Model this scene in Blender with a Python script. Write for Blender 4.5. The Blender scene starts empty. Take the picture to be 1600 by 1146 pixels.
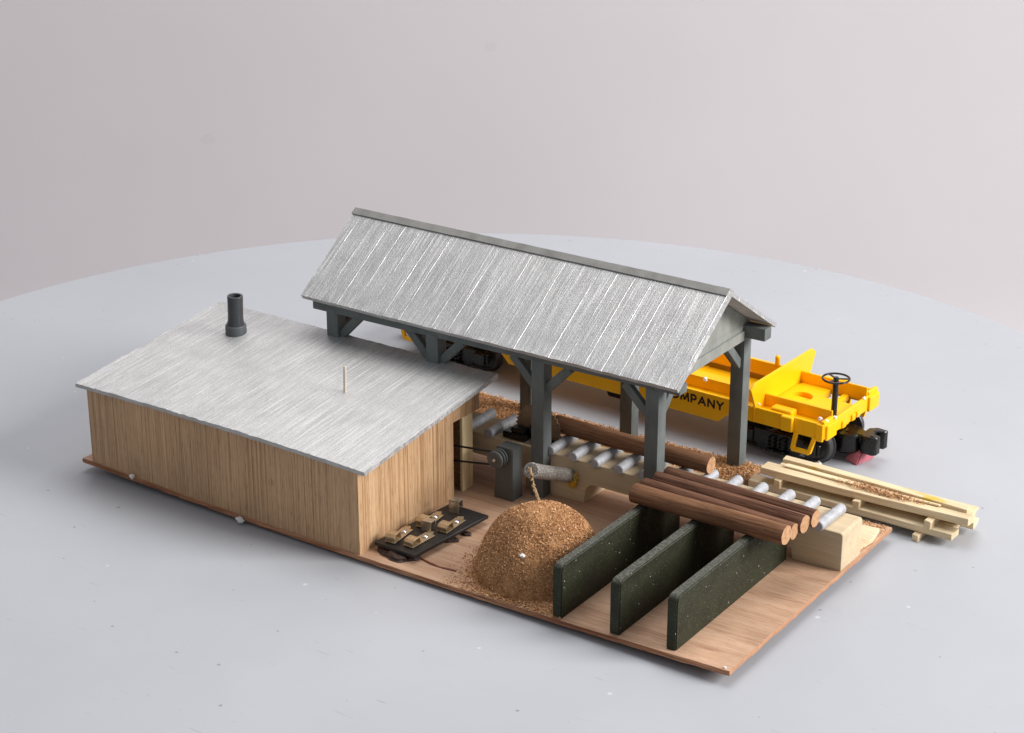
import bpy, bmesh, math, random
from mathutils import Vector, Matrix, noise, Euler
random.seed(7)
S = 0.01                      # everything below is written in centimetres
scene = bpy.context.scene
COL = scene.collection

# ------------------------------------------------------------------ camera
cam_d = bpy.data.cameras.new('camera')
cam = bpy.data.objects.new('camera', cam_d); COL.objects.link(cam)
cam.location = (0.67797, -0.61744, 0.41490)
cam.rotation_euler = (math.pi/2 - 0.383, 0, 0.600)
cam_d.sensor_width = 36; cam_d.lens = 36*3115.6/1600
cam_d.clip_start = 0.01; cam_d.clip_end = 50
cam_d.dof.use_dof = True; cam_d.dof.focus_distance = 0.91; cam_d.dof.aperture_fstop = 60
scene.camera = cam

# ------------------------------------------------------------------ light
W = bpy.data.worlds.new('World'); scene.world = W; W.use_nodes = True
bg = W.node_tree.nodes['Background']
bg.inputs[0].default_value = (0.93, 0.95, 1.0, 1); bg.inputs[1].default_value = 0.345

def area(name, loc, target, size, power, color, size_y=None):
    d = bpy.data.lights.new(name, 'AREA'); d.energy = power; d.color = color
    d.size = size*S
    if size_y: d.shape = 'RECTANGLE'; d.size_y = size_y*S
    o = bpy.data.objects.new(name, d); COL.objects.link(o)
    o.location = Vector(loc)*S
    o.rotation_euler = (Vector(target)-Vector(loc)).to_track_quat('-Z', 'Y').to_euler()
    return o
CEN = Vector((18, 10, 0)); RT = Vector((.825, .565, 0)); FW = Vector((-.565, .825, 0))
key = area('softbox_key', CEN+Vector((195, 62, 112)), CEN+Vector((6, 0, 3)), 105, 75, (1, .975, .95))
top = area('softbox_top', CEN+FW*35+RT*10+Vector((0, 0, 150)), CEN, 90, 12, (1, .98, .96))

vs = scene.view_settings
scene.display_settings.display_device = 'sRGB'
vs.view_transform = 'Standard'; vs.look = 'None'; vs.exposure = 0; vs.gamma = 1
try: vs.use_curve_mapping = False
except Exception: pass

# ------------------------------------------------------------------ materials
def lin(r, g, b):
    f = lambda c: (c/255/12.92) if c/255 <= .04045 else ((c/255+.055)/1.055)**2.4
    return (f(r), f(g), f(b), 1)

class Mat:
    def __init__(s, name, rough=.6, metal=0, spec=.4):
        s.m = bpy.data.materials.new(name); s.m.use_nodes = True
        s.t = s.m.node_tree; s.n = s.t.nodes; s.b = s.n['Principled BSDF']
        s.b.inputs['Roughness'].default_value = rough; s.b.inputs['Metallic'].default_value = metal
        s.b.inputs['Specular IOR Level'].default_value = spec
        s.tc = s.n.new('ShaderNodeTexCoord'); s.oi = None
    def link(s, a, b): s.t.links.new(a, b)
    def coords(s, scale=(1, 1, 1), rnd=False, rot=(0, 0, 0)):
        mp = s.n.new('ShaderNodeMapping'); mp.inputs['Scale'].default_value = [c/S for c in scale]
        mp.inputs['Rotation'].default_value = rot
        src = s.tc.outputs['Object']
        if rnd:
            oi = s.n.new('ShaderNodeObjectInfo'); ml = s.n.new('ShaderNodeMath'); ml.operation = 'MULTIPLY'; ml.inputs[1].default_value = 3.7
            s.link(oi.outputs['Random'], ml.inputs[0])
            ad = s.n.new('ShaderNodeVectorMath'); ad.operation = 'ADD'; s.link(src, ad.inputs[0]); s.link(ml.outputs[0], ad.inputs[1]); src = ad.outputs[0]
        s.link(src, mp.inputs['Vector']); return mp.outputs[0]
    def noise(s, vec, scale=1, detail=4, rough=.55, dist=0):
        nd = s.n.new('ShaderNodeTexNoise'); nd.inputs['Scale'].default_value = scale
        nd.inputs['Detail'].default_value = detail; nd.inputs['Roughness'].default_value = rough; nd.inputs['Distortion'].default_value = dist
        s.link(vec, nd.inputs['Vector']); return nd.outputs['Fac']
    def voro(s, vec, scale=1, out='Distance'):
        nd = s.n.new('ShaderNodeTexVoronoi'); nd.inputs['Scale'].default_value = scale; s.link(vec, nd.inputs['Vector']); return nd.outputs[out]
    def specks(s, axes, scale, r0, r1, p, rnd=False):
        # flat cells on two object axes: sparse dots of varying size
        sp = s.n.new('ShaderNodeSeparateXYZ'); s.link(s.coords((scale,)*3, rnd), sp.inputs[0])
        cb = s.n.new('ShaderNodeCombineXYZ'); s.link(sp.outputs[axes[0]], cb.inputs[0]); s.link(sp.outputs[axes[1]], cb.inputs[1])
        v = s.n.new('ShaderNodeTexVoronoi'); v.voronoi_dimensions = '2D'; v.inputs['Scale'].default_value = 1; s.link(cb.outputs[0], v.inputs['Vector'])
        c = s.n.new('ShaderNodeSeparateColor'); s.link(v.outputs['Color'], c.inputs[0])
        wob = s.math('MULTIPLY', s.math('SUBTRACT', s.noise(s.coords((scale*5,)*3, rnd), 1, 2), .5), r1*1.6)
        rad = s.math('ADD', s.math('MULTIPLY', c.outputs[1], r1-r0), r0)
        inside = s.math('LESS_THAN', s.math('ADD', v.outputs['Distance'], wob), rad)
        return s.math('MULTIPLY', inside, s.math('LESS_THAN', c.outputs[0], p))
    def ramp(s, fac, stops):
        r = s.n.new('ShaderNodeValToRGB'); e = r.color_ramp.elements
        while len(e) < len(stops): e.new(.5)
        for el, (p, c) in zip(e, stops):
            el.position = p; el.color = c if len(c) == 4 else (*c, 1)
        s.link(fac, r.inputs['Fac']); return r.outputs['Color']
    def mix(s, a, b, fac, mode='MIX'):
        m = s.n.new('ShaderNodeMix'); m.data_type = 'RGBA'; m.blend_type = mode
        for k, v in ((6, a), (7, b), (0, fac)):
            if hasattr(v, 'is_linked'): s.link(v, m.inputs[k])
            else: m.inputs[k].default_value = v
        return m.outputs[2]
    def math(s, op, a, b=None):
        m = s.n.new('ShaderNodeMath'); m.operation = op
        for k, v in ((0, a), (1, b)):
            if v is None: continue
            if hasattr(v, 'is_linked'): s.link(v, m.inputs[k])
            else: m.inputs[k].default_value = v
        return m.outputs[0]
    def color(s, c):
        if hasattr(c, 'is_linked'): s.link(c, s.b.inputs['Base Color'])
        else: s.b.inputs['Base Color'].default_value = c
        return s
    def bump(s, h, dist=.02, strength=.5):
        b = s.n.new('ShaderNodeBump'); b.inputs['Distance'].default_value = dist*S; b.inputs['Strength'].default_value = strength
        s.link(h, b.inputs['Height']); s.link(b.outputs[0], s.b.inputs['Normal']); return s
    def rough(s, r): s.link(r, s.b.inputs['Roughness']); return s
    def metal(s, r): s.link(r, s.b.inputs['Metallic']); return s

G = lambda v: (v, v, v, 1)
BLACK, WHITE = G(0), G(1)

def wood(name, dark, mid, light, axis, pore=.5, rough=.62, fine=1.0, rnd=True, spec=.25, bump=.5):
    m = Mat(name, rough, 0, spec)
    a = [1.6, 1.6, 1.6]; a[axis] = .09
    b = [14*fine]*3; b[axis] = .35
    c = [42*fine]*3; c[axis] = 1.3
    v1 = m.noise(m.coords(a, rnd), 1, 5, .6, .6)
    v2 = m.noise(m.coords(b, rnd), 1, 4, .6, .3)
    v3 = m.noise(m.coords(c, rnd), 1, 2, .5)
    base = m.ramp(m.math('ADD', m.math('MULTIPLY', v1, .45), m.math('MULTIPLY', v2, .55)), [(.33, dark), (.5, mid), (.66, light)])
    streak = m.ramp(v3, [(.33, WHITE), (.43, BLACK)])
    sf = m.math('MULTIPLY', streak, pore)
    col = m.mix(base, dark, sf)
    big = m.noise(m.coords((.25, .25, .25), rnd), 1, 2)
    col = m.mix(col, m.ramp(big, [(.3, G(.82)), (.7, G(1.12))]), 1.0, 'MULTIPLY')
    m.color(col); m.bump(m.math('ADD', v2, m.math('MULTIPLY', v3, .7)), .02, bump)
    return m.m

M = {}
def wall_m():
    m = Mat('oak_veneer', .6, 0, .25)
    v1 = m.noise(m.coords((9.5, 9.5, .05)), 1, 3, .62)
    v2 = m.noise(m.coords((24, 24, .3)), 1, 3, .6)
    v3 = m.noise(m.coords((30, 30, 1.6)), 1, 2, .5)
    bl = m.noise(m.coords((.35, .35, .25)), 1, 3)
    c = m.ramp(v1, [(.34, lin(154, 118, 84)), (.45, lin(188, 151, 114)), (.6, lin(200, 165, 128)), (.72, lin(212, 180, 144))])
    c = m.mix(c, lin(104, 72, 44), m.math('MULTIPLY', m.ramp(v2, [(.30, WHITE), (.42, BLACK)]), .7))
    c = m.mix(c, lin(96, 66, 40), m.math('MULTIPLY', m.ramp(v3, [(.32, WHITE), (.42, BLACK)]), .5))
    c = m.mix(c, m.ramp(bl, [(.3, G(.90)), (.7, G(1.06))]), 1, 'MULTIPLY')
    m.color(c); m.bump(m.math('ADD', v2, v3), .02, .5); return m.m
M['wall'] = wall_m()
M['base'] = wood('mahogany_plywood', lin(146, 108, 82), lin(190, 154, 127), lin(202, 170, 144), 0, .5, .6, 1.3, rnd=False)
M['base_edge'] = wood('plywood_edge', lin(88, 52, 34), lin(158, 108, 78), lin(214, 164, 130), 0, .5, .8, .6, rnd=False)
M['pine'] = wood('basswood', lin(196, 168, 126), lin(226, 206, 170), lin(236, 220, 190), 0, .2, .75, 1.0)
def stained():
    mt = wood('basswood_glue_stained', lin(196, 168, 126), lin(226, 206, 170), lin(236, 220, 190), 0, .2, .75, 1.0, rnd=False).copy()
    nt = mt.node_tree; bs = nt.nodes['Principled BSDF']; src = bs.inputs['Base Color'].links[0].from_socket
    tc = nt.nodes.new('ShaderNodeTexCoord'); mp = nt.nodes.new('ShaderNodeMapping'); mp.inputs['Scale'].default_value = (34, 60, 60); mp.inputs['Location'].default_value = (3.1, 0, 0)
    nz = nt.nodes.new('ShaderNodeTexNoise'); nz.inputs['Scale'].default_value = 1; nz.inputs['Detail'].default_value = 3
    rp = nt.nodes.new('ShaderNodeValToRGB'); rp.color_ramp.elements[0].position = .52; rp.color_ramp.elements[1].position = .58
    mx = nt.nodes.new('ShaderNodeMix'); mx.data_type = 'RGBA'; mx.inputs[7].default_value = lin(204, 176, 78)
    L = nt.links.new; L(tc.outputs['Object'], mp.inputs[0]); L(mp.outputs[0], nz.inputs['Vector']); L(nz.outputs['Fac'], rp.inputs[0]); L(rp.outputs[0], mx.inputs[0]); L(src, mx.inputs[6]); L(mx.outputs[2], bs.inputs['Base Color'])
    return mt
M['pine_stained'] = stained()
M['bed'] = wood('basswood_bed', lin(182, 160, 128), lin(194, 176, 146), lin(203, 186, 157), 0, .15, .75, 1.0)
M['stick'] = wood('basswood_upright', lin(200, 172, 124), lin(226, 204, 160), lin(236, 218, 182), 2, .12, .7, .7)
M['bark'] = wood('walnut_dowel', lin(58, 36, 27), lin(112, 79, 62), lin(142, 106, 84), 0, .6, .85, .9, bump=.9, spec=.15)
M['bark2'] = wood('walnut_dowel_light', lin(74, 48, 32), lin(126, 90, 66), lin(152, 114, 86), 0, .6, .85, .9, bump=.9, spec=.15)
def endgrain():
    m = Mat('log_end_grain', .8, 0, .2)
    v = m.noise(m.coords((5, 5, 5), True), 1, 4, .6)
    m.color(m.ramp(v, [(.3, lin(160, 118, 84)), (.65, lin(198, 156, 120))])); m.bump(v, .02, .4); return m.m
M['end'] = endgrain()

def silver(name, axis_xy_scale, lines=None, lo=.36):
    """aluminium paint brushed over grooved card; brush streaks with painted-in glints run along local y/z of the slope"""
    m = Mat(name, .40, .5, .5)
    c = m.coords(axis_xy_scale)
    v1 = m.noise(c, 1, 3, .65)
    c2 = m.coords([k*2.7 if k > 3 else k*3.0 for k in axis_xy_scale]); v2 = m.noise(c2, 1, 2, .6)
    spark = m.noise(m.coords((26, 11, 11)), 1, 2, .6)
    blot = m.noise(m.coords((.5, .5, .5)), 1, 4, .6)
    base = m.mix(m.ramp(blot, [(.3, G(lo)), (.7, G(lo+.09))]), m.ramp(spark, [(.3, G(.80)), (.7, G(1.15))]), 1, 'MULTIPLY')
    st = m.math('MULTIPLY', m.ramp(v1, [(.53, BLACK), (.63, WHITE)]), m.ramp(spark, [(.36, G(.45)), (.52, WHITE)]))
    st2 = m.ramp(v2, [(.56, BLACK), (.66, G(.85))])
    stk = m.math('MAXIMUM', st, st2)
    h = m.math('ADD', m.math('MULTIPLY', v1, .7), m.math('MULTIPLY', spark, .5))
    if lines:
        sx = m.n.new('ShaderNodeSeparateXYZ'); m.link(m.coords((1, 1, 1)), sx.inputs[0])
        wob = m.math('MULTIPLY', m.noise(m.coords((.3, 1.2, 1.2)), 1, 2), .07)
        fx = m.math('FRACT', m.math('ADD', m.math('DIVIDE', sx.outputs[0], lines), wob))
        d = m.math('ABSOLUTE', m.math('SUBTRACT', fx, .5))
        ln = m.ramp(d, [(.014, WHITE), (.032, BLACK)])  # highlights on the grooves, painted as pale lines
        brk = m.ramp(m.noise(m.coords((2.0, .22, .22)), 1, 4, .7), [(.40, G(.12)), (.6, WHITE)])
        ln = m.math('MULTIPLY', m.math('MULTIPLY', ln, brk), .42)
        stk = m.math('MAXIMUM', stk, ln); h = m.math('ADD', h, m.math('MULTIPLY', ln, 2.2))
    col = m.mix(base, G(.93), m.math('MULTIPLY', stk, .78)); m.color(col)  # brush streaks whitened: glints of the metallic paint put into the colour
    m.bump(h, .035, .9)
    return m.m
M['roof_shed'] = silver('aluminium_paint_shed', (26, .2, .2), lo=.46)
M['roof_pav'] = silver('aluminium_paint_pavilion', (24, .26, .26), .955, lo=.41)

def plain(name, col, rough=.5, metal=0, spec=.4, var=.12, nscale=1.2, bump=.0, bscale=14):
    m = Mat(name, rough, metal, spec)
    v = m.noise(m.coords((nscale,)*3, True), 1, 5, .6)
    lo = tuple(max(0, c*(1-var)) for c in col[:3])+(1,); hi = tuple(min(1, c*(1+var)) for c in col[:3])+(1,)
    m.color(m.ramp(v, [(.3, lo), (.7, hi)]))
    m.rough(m.math('ADD', m.math('MULTIPLY', m.noise(m.coords((2.5,)*3), 1, 3), .2), rough-.1))
    if bump: m.bump(m.noise(m.coords((bscale,)*3), 1, 3), .03, bump)
    return m.m
def greypaint(name, col):
    m = Mat(name, .6, 0, .35)
    v = m.noise(m.coords((1.1, 1.1, .6), True), 1, 5, .65); g = m.noise(m.coords((22, 22, 3), True), 1, 2)
    c = m.ramp(v, [(.3, tuple(k*.78 for k in col[:3])+(1,)), (.7, tuple(k*1.2 for k in col[:3])+(1,))])
    chip = m.ramp(m.noise(m.coords((3, 3, 2), True), 1, 6, .75), [(.70, BLACK), (.74, WHITE)])
    m.color(m.mix(c, lin(150, 140, 105), m.math('MULTIPLY', chip, .6))); m.bump(g, .02, .45); return m.m
M['grey'] = greypaint('grey_paint', lin(100, 106, 105))
M['grey_cap'] = greypaint('grey_ridge_paint', lin(142, 141, 137))
M['grey_gable'] = greypaint('grey_gable_paint', lin(140, 143, 138))
M['grey_edge'] = greypaint('grey_edge_paint', lin(178, 176, 173))
M['grey_dark'] = plain('grey_casting', lin(88, 91, 90), .55)
M['chimney'] = plain('dark_plastic', lin(58, 60, 63), .35, 0, .5)
M['collar'] = plain('grey_collar', lin(84, 88, 91), .45)
M['steel'] = plain('steel_wire', lin(214, 202, 186), .4, .35)
M['roller'] = plain('aluminium_rod', lin(172, 174, 179), .55, .2, .4, .18, 4, .7, 16)
M['brass'] = plain('brass_clip', lin(186, 164, 132), .3, .6, .5, .25, 4)
M['ply_edge'] = plain('plywood_edge_light', lin(178, 134, 104), .75, 0, .2, .16, 5, .4)
M['bracket'] = plain('bright_tin', lin(190, 178, 160), .25, .7, .5, .2, 4)
M['solder'] = plain('bright_screw', lin(205, 205, 205), .22, .9)
M['pcb'] = plain('black_board', lin(30, 29, 30), .45, 0, .4, .3, 3, .2, 8)
M['burnt'] = plain('burnt_glue', lin(58, 40, 34), .5, 0, .5, .5, 3, .8, 10)
M['rust'] = plain('saw_steel', lin(150, 126, 100), .55, .2, .3, .3, 2, .3)
M['black'] = plain('black_plastic', lin(11, 11, 12), .28, 0, .5, .2, 2)
M['belt'] = plain('black_belt', lin(20, 19, 20), .6)
M['wheel'] = plain('dark_wheel_steel', lin(72, 72, 75), .4, .3)
M['yellow'] = plain('yellow_plastic', (.96, .515, .003, 1), .4, 0, .3, .03, .6)
M['letter'] = plain('black_lettering', lin(30, 24, 16), .5)
M['foam'] = plain('foam_bead', lin(236, 234, 232), .8, 0, .3, .04, 3, .5, 9)
M['pink'] = plain('pink_rubber', lin(190, 112, 124), .75, 0, .2, .1, 2, .4, 12)
M['twine'] = plain('twine', lin(158, 132, 102), .9, 0, .1, .35, 12, .8, 30)
M['glue'] = plain('red_glue_streak', lin(112, 54, 34), .4, 0, .5, .3, 4)
M['yglue'] = plain('yellow_glue', lin(206, 164, 40), .4, 0, .5, .2, 4)
M['belly'] = M['black']
def spout_m():
    m = Mat('spout_glitter', .4, .35, .5)
    v = m.noise(m.coords((16, 16, 16)), 1, 3, .7)
    m.color(m.ramp(v, [(.35, lin(92, 86, 78)), (.55, lin(150, 145, 138)), (.68, lin(235, 235, 235))])); m.bump(v, .05, .9); return m.m
M['spout'] = spout_m()
def green_m():
    m = Mat('dark_green_board', .62, 0, .35)
    v = m.noise(m.coords((1.2, 1.2, 1.2), True), 1, 5, .7)
    base = m.ramp(v, [(.3, lin(25, 28, 15)), (.7, lin(43, 47, 29))])
    sp = m.math('MAXIMUM', m.specks((1, 2), 3.4, .03, .09, .08, True), m.math('MULTIPLY', m.specks((1, 2), 10, .05, .16, .2, True), .32))
    grain = m.ramp(m.noise(m.coords((26, 26, 26), True), 1, 2), [(.58, BLACK), (.70, G(.5))])
    ge = m.n.new('ShaderNodeNewGeometry'); vt = m.n.new('ShaderNodeVectorTransform'); vt.vector_type = 'NORMAL'; vt.convert_from = 'WORLD'; vt.convert_to = 'OBJECT'; m.link(ge.outputs['Normal'], vt.inputs[0])
    sz = m.n.new('ShaderNodeSeparateXYZ'); m.link(vt.outputs[0], sz.inputs[0])
    lay = m.math('MULTIPLY', m.ramp(sz.outputs[2], [(.5, BLACK), (.9, WHITE)]), m.ramp(m.noise(m.coords((9, 9, 9), True), 1, 4, .7), [(.4, G(.1)), (.65, G(.6))]))
    c = m.mix(base, lin(92, 96, 66), grain); c = m.mix(c, lin(128, 128, 122), lay); sp = m.math('MULTIPLY', sp, m.math('GREATER_THAN', m.math('ABSOLUTE', sz.outputs[0]), .9)); c = m.mix(c, lin(205, 200, 185), sp)
    m.color(c); m.bump(m.noise(m.coords((12, 12, 12), True), 1, 4, .7), .05, .6); return m.m
M['green'] = green_m()
def sawdust_m():
    m = Mat('sawdust', .85, 0, .15)
    ge = m.n.new('ShaderNodeNewGeometry')
    c = m.ramp(ge.outputs['Random Per Island'], [(0, lin(154, 108, 70)), (.3, lin(186, 140, 98)), (.75, lin(208, 164, 121)), (1, lin(236, 204, 164))])
    m.color(c); return m.m
M['dust'] = sawdust_m()
def dustbed_m():
    m = Mat('sawdust_bed', .95, 0, .1)
    v = m.noise(m.coords((9, 9, 9)), 1, 6, .75)
    m.color(m.ramp(v, [(.3, lin(138, 94, 60)), (.5, lin(184, 137, 95)), (.7, lin(214, 171, 127))])); m.bump(v, .12, 1); return m.m
M['dustbed'] = dustbed_m()
def table_m():
    m = Mat('painted_turntable', .42, 0, .35)
    blot = m.noise(m.coords((.06, .06, .06)), 1, 5, .6)
    c = m.ramp(blot, [(.3, lin(169, 172, 178)), (.7, lin(177, 180, 186))])
    # sparse specks and short hair scratches
    c = m.mix(c, lin(112, 112, 118), m.math('MULTIPLY', m.specks((0, 1), .5, .008, .04, .2), .6))
    c = m.mix(c, lin(205, 204, 206), m.math('MULTIPLY', m.specks((1, 0), .3, .008, .03, .12), .7))
    for rot, th in ((.5, .715), (2.1, .72), (1.3, .715)):
        h = m.noise(m.coords((.6, 8, 1), rot=(0, 0, rot)), 1, 2, .5, .9)
        gate = m.ramp(m.noise(m.coords((.25, .25, .25), rot=(0, 0, rot)), 1, 2), [(.52, BLACK), (.6, WHITE)])
        c = m.mix(c, lin(138, 138, 145), m.math('MULTIPLY', m.math('MULTIPLY', m.ramp(h, [(th, BLACK), (th+.03, WHITE)]), gate), .6))
    m.color(c); m.bump(m.noise(m.coords((.5, .5, .5)), 1, 5, .6), .03, .12)
    m.rough(m.math('ADD', m.math('MULTIPLY', blot, .2), .36)); return m.m
M['table'] = table_m()
def back_m():
    m = Mat('backdrop_paper', .9, 0, .1)
    blot = m.noise(m.coords((.02, .02, .03)), 1, 4, .5)
    c = m.ramp(blot, [(.3, lin(195, 191, 193)), (.7, lin(202, 198, 201))])
    m.color(m.mix(c, lin(170, 164, 166), m.math('MULTIPLY', m.specks((0, 2), .05, .016, .034, .45), .13))); return m.m
M['back'] = back_m()

# ------------------------------------------------------------------ builders
ORG = {}
def tag(o, label=None, cat=None, group=None, kind=None):
    if label: o['label'] = label
    if cat: o['category'] = cat
    if group: o['group'] = group
    if kind: o['kind'] = kind
    return o
def thing(name, label, cat, org=(0, 0, 0), rotz=0, group=None):
    o = bpy.data.objects.new(name, None); COL.objects.link(o); o.empty_display_size = .01
    o.location = Vector(org)*S; o.rotation_euler = (0, 0, rotz)
    ORG[o.name] = Vector(org) if not rotz else None
    return tag(o, label, cat, group)

class MB:
    def __init__(s): s.bm = bmesh.new()
    def box(s, a, b, bevel=0, seg=1, rotz=0, mat=0, xf=None):
        a = Vector(a); b = Vector(b); c = (a+b)/2; d = b-a
        mtx = Matrix.Translation(c) @ Matrix.Rotation(rotz, 4, 'Z') @ Matrix.Diagonal((*d, 1))
        t = bmesh.new(); bmesh.ops.create_cube(t, size=1, matrix=mtx)
        if bevel: bmesh.ops.bevel(t, geom=t.edges[:], offset=bevel, segments=seg, affect='EDGES', profile=.6)
        if xf is not None: bmesh.ops.transform(t, matrix=xf, verts=t.verts)
        s._merge(t, mat); return s
    def bar(s, p, q, w, h, up=(0, 0, 1), bevel=0, mat=0):
        p = Vector(p); q = Vector(q); x = (q-p).normalized(); u = Vector(up); y = u.cross(x).normalized(); z = x.cross(y)
        mt = Matrix((x, y, z)).transposed().to_4x4(); mt.translation = (p+q)/2
        t = bmesh.new(); bmesh.ops.create_cube(t, size=1, matrix=Matrix.Diagonal(((q-p).length, w, h, 1)))
        if bevel: bmesh.ops.bevel(t, geom=t.edges[:], offset=bevel, segments=1, affect='EDGES')
        bmesh.ops.transform(t, matrix=mt, verts=t.verts); s._merge(t, mat); return s
    def cyl(s, p, q, r, r2=None, n=24, bevel=0, mat=0, capmat=None, rings=1):
        p = Vector(p); q = Vector(q); L = (q-p).length; r2 = r if r2 is None else r2
        prof = [(r, 0)] + [(r+(r2-r)*k/rings, L*k/rings) for k in range(1, rings)] + [(r2, L)]
        if bevel: prof = [(r-bevel, 0), (r, bevel)] + prof[1:-1] + [(r2, L-bevel), (r2-bevel, L)]
        s.lathe(p, q-p, prof, n, True, mat, capmat); return s
    def lathe(s, p, ax, prof, n=24, caps=True, mat=0, capmat=None):
        ax = Vector(ax).normalized(); u = ax.orthogonal().normalized(); v = ax.cross(u); p = Vector(p)
        t = bmesh.new(); rows = []
        for r, h in prof:
            rows.append([t.verts.new(p+ax*h+(u*math.cos(2*math.pi*k/n)+v*math.sin(2*math.pi*k/n))*r) for k in range(n)])
        for a, b in zip(rows, rows[1:]):
            for k in range(n): t.faces.new((a[k], a[(k+1) % n], b[(k+1) % n], b[k])).material_index = mat
        if caps:
            cm = mat if capmat is None else capmat
            t.faces.new(rows[0][::-1]).material_index = cm; t.faces.new(rows[-1]).material_index = cm
        s._merge(t, None); return s
    def prism(s, pts, d, mat=0, bevel=0):
        """polygon (3d points) extruded by vector d"""
        t = bmesh.new(); d = Vector(d)
        a = [t.verts.new(Vector(p)) for p in pts]; b = [t.verts.new(Vector(p)+d) for p in pts]
        t.faces.new(a); t.faces.new(b[::-1]); n = len(a)
        for k in range(n): t.faces.new((a[k], b[k], b[(k+1) % n], a[(k+1) % n]))
        bmesh.ops.recalc_face_normals(t, faces=t.faces)
        if bevel: bmesh.ops.bevel(t, geom=t.edges[:], offset=bevel, segments=1, affect='EDGES')
        s._merge(t, mat); return s
    def slab(s, p00, p10, p11, p01, th, nx=20, ny=10, jit=0, mat=0, edgemat=None, seed=0, bow=0):
        """grid slab; top through the four corners, thickness th along the inward normal"""
        P = [Vector(p) for p in (p00, p10, p11, p01)]; nrm = (P[1]-P[0]).cross(P[3]-P[0]).normalized()
        t = bmesh.new(); T = []; B = []
        for j in range(ny+1):
            rt = []; rb = []
            for i in range(nx+1):
                u = i/nx; v = j/ny
                q = P[0]*(1-u)*(1-v)+P[1]*u*(1-v)+P[2]*u*v+P[3]*(1-u)*v
                q = q + nrm*(bow*4*u*(1-u)*(1-v))
                e = i in (0, nx) or j in (0, ny)
                o = Vector((0, 0, 0))
                if jit and e:
                    o = noise.noise_vector(q*1.1+Vector((seed, 0, 0)))*jit*.6 + noise.noise_vector(q*7.1+Vector((seed, 3, 0)))*jit*.8
                rt.append(t.verts.new(q+o)); rb.append(t.verts.new(q+o*.5-nrm*th))
            T.append(rt); B.append(rb)
        em = mat if edgemat is None else edgemat
        for j in range(ny):
            for i in range(nx):
                t.faces.new((T[j][i], T[j][i+1], T[j+1][i+1], T[j+1][i])).material_index = mat
                t.faces.new((B[j][i], B[j+1][i], B[j+1][i+1], B[j][i+1])).material_index = em
        for i in range(nx):
            t.faces.new((T[0][i], B[0][i], B[0][i+1], T[0][i+1])).material_index = em
            t.faces.new((T[ny][i], T[ny][i+1], B[ny][i+1], B[ny][i])).material_index = em
        for j in range(ny):
            t.faces.new((T[j][0], T[j+1][0], B[j+1][0], B[j][0])).material_index = mat
            t.faces.new((T[j][nx], B[j][nx], B[j+1][nx], T[j+1][nx])).material_index = mat
        s._merge(t, None); return s
    def torus(s, c, R, r, ax=(0, 0, 1), n=32, m=8, mat=0):
        ax = Vector(ax).normalized(); u = ax.orthogonal().normalized(); v = ax.cross(u); c = Vector(c); t = bmesh.new(); rows = []
        for i in range(n):
            a = 2*math.pi*i/n; d = u*math.cos(a)+v*math.sin(a)
            rows.append([t.verts.new(c+d*(R+r*math.cos(2*math.pi*k/m))+ax*r*math.sin(2*math.pi*k/m)) for k in range(m)])
        for i in range(n):
            A = rows[i]; B = rows[(i+1) % n]
            for k in range(m): t.faces.new((A[k], B[k], B[(k+1) % m], A[(k+1) % m]))
        s._merge(t, mat); return s
    def tube(s, pts, r, n=8, mat=0, jit=0):
        pts = [Vector(p) for p in pts]; t = bmesh.new(); rows = []
        for i, p in enumerate(pts):
            d = (pts[min(i+1, len(pts)-1)]-pts[max(i-1, 0)]).normalized(); u = d.orthogonal().normalized(); v = d.cross(u)
            rr = r*(1+random.uniform(-jit, jit))
            rows.append([t.verts.new(p+(u*math.cos(2*math.pi*k/n)+v*math.sin(2*math.pi*k/n))*rr) for k in range(n)])
        for a, b in zip(rows, rows[1:]):
            for k in range(n): t.faces.new((a[k], a[(k+1) % n], b[(k+1) % n], b[k]))
        t.faces.new(rows[0][::-1]); t.faces.new(rows[-1])
        bmesh.ops.recalc_face_normals(t, faces=t.faces); s._merge(t, mat); return s
    def blob(s, c, r, jit=.2, sub=2, mat=0, squash=(1, 1, 1), seed=0):
        t = bmesh.new(); bmesh.ops.create_icosphere(t, subdivisions=sub, radius=1)
        for v in t.verts:
            k = 1+jit*noise.noise(v.co*1.7+Vector((seed, seed*.7, 0)))
            v.co = Vector((v.co.x*r*squash[0]*k, v.co.y*r*squash[1]*k, v.co.z*r*squash[2]*k))+Vector(c)
        s._merge(t, mat); return s
    def _merge(s, t, mat):
        if mat is not None:
            for f in t.faces: f.material_index = mat
        me = bpy.data.meshes.new('tmp'); t.to_mesh(me); t.free(); s.bm.from_mesh(me); bpy.data.meshes.remove(me)
    def build(s, name, mats, parent=None, loc=(0, 0, 0), rot=(0, 0, 0), smooth=35, label=None, local=False):
        if not isinstance(mats, (list, tuple)): mats = [mats]
        org = Vector((0, 0, 0))
        if parent is not None and not local:
            p = parent
            while p.parent: p = p.parent
            org = ORG.get(p.name) or Vector((0, 0, 0))
        me = bpy.data.meshes.new(name)
        for v in s.bm.verts: v.co = (v.co-org)*S
        s.bm.to_mesh(me); s.bm.free()
        for mt in mats: me.materials.append(M[mt])
        if smooth:
            for p_ in me.polygons: p_.use_smooth = True
            me.set_sharp_from_angle(angle=math.radians(smooth))
        o = bpy.data.objects.new(name, me); COL.objects.link(o)
        o.location = Vector(loc)*S; o.rotation_euler = rot
        if parent is not None: o.parent = parent
        if label: o['label'] = label
        return o

def zb(x): return .35+.333*((x-18)/18)**2          # the plywood base is warped: both ends lift off the table

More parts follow.
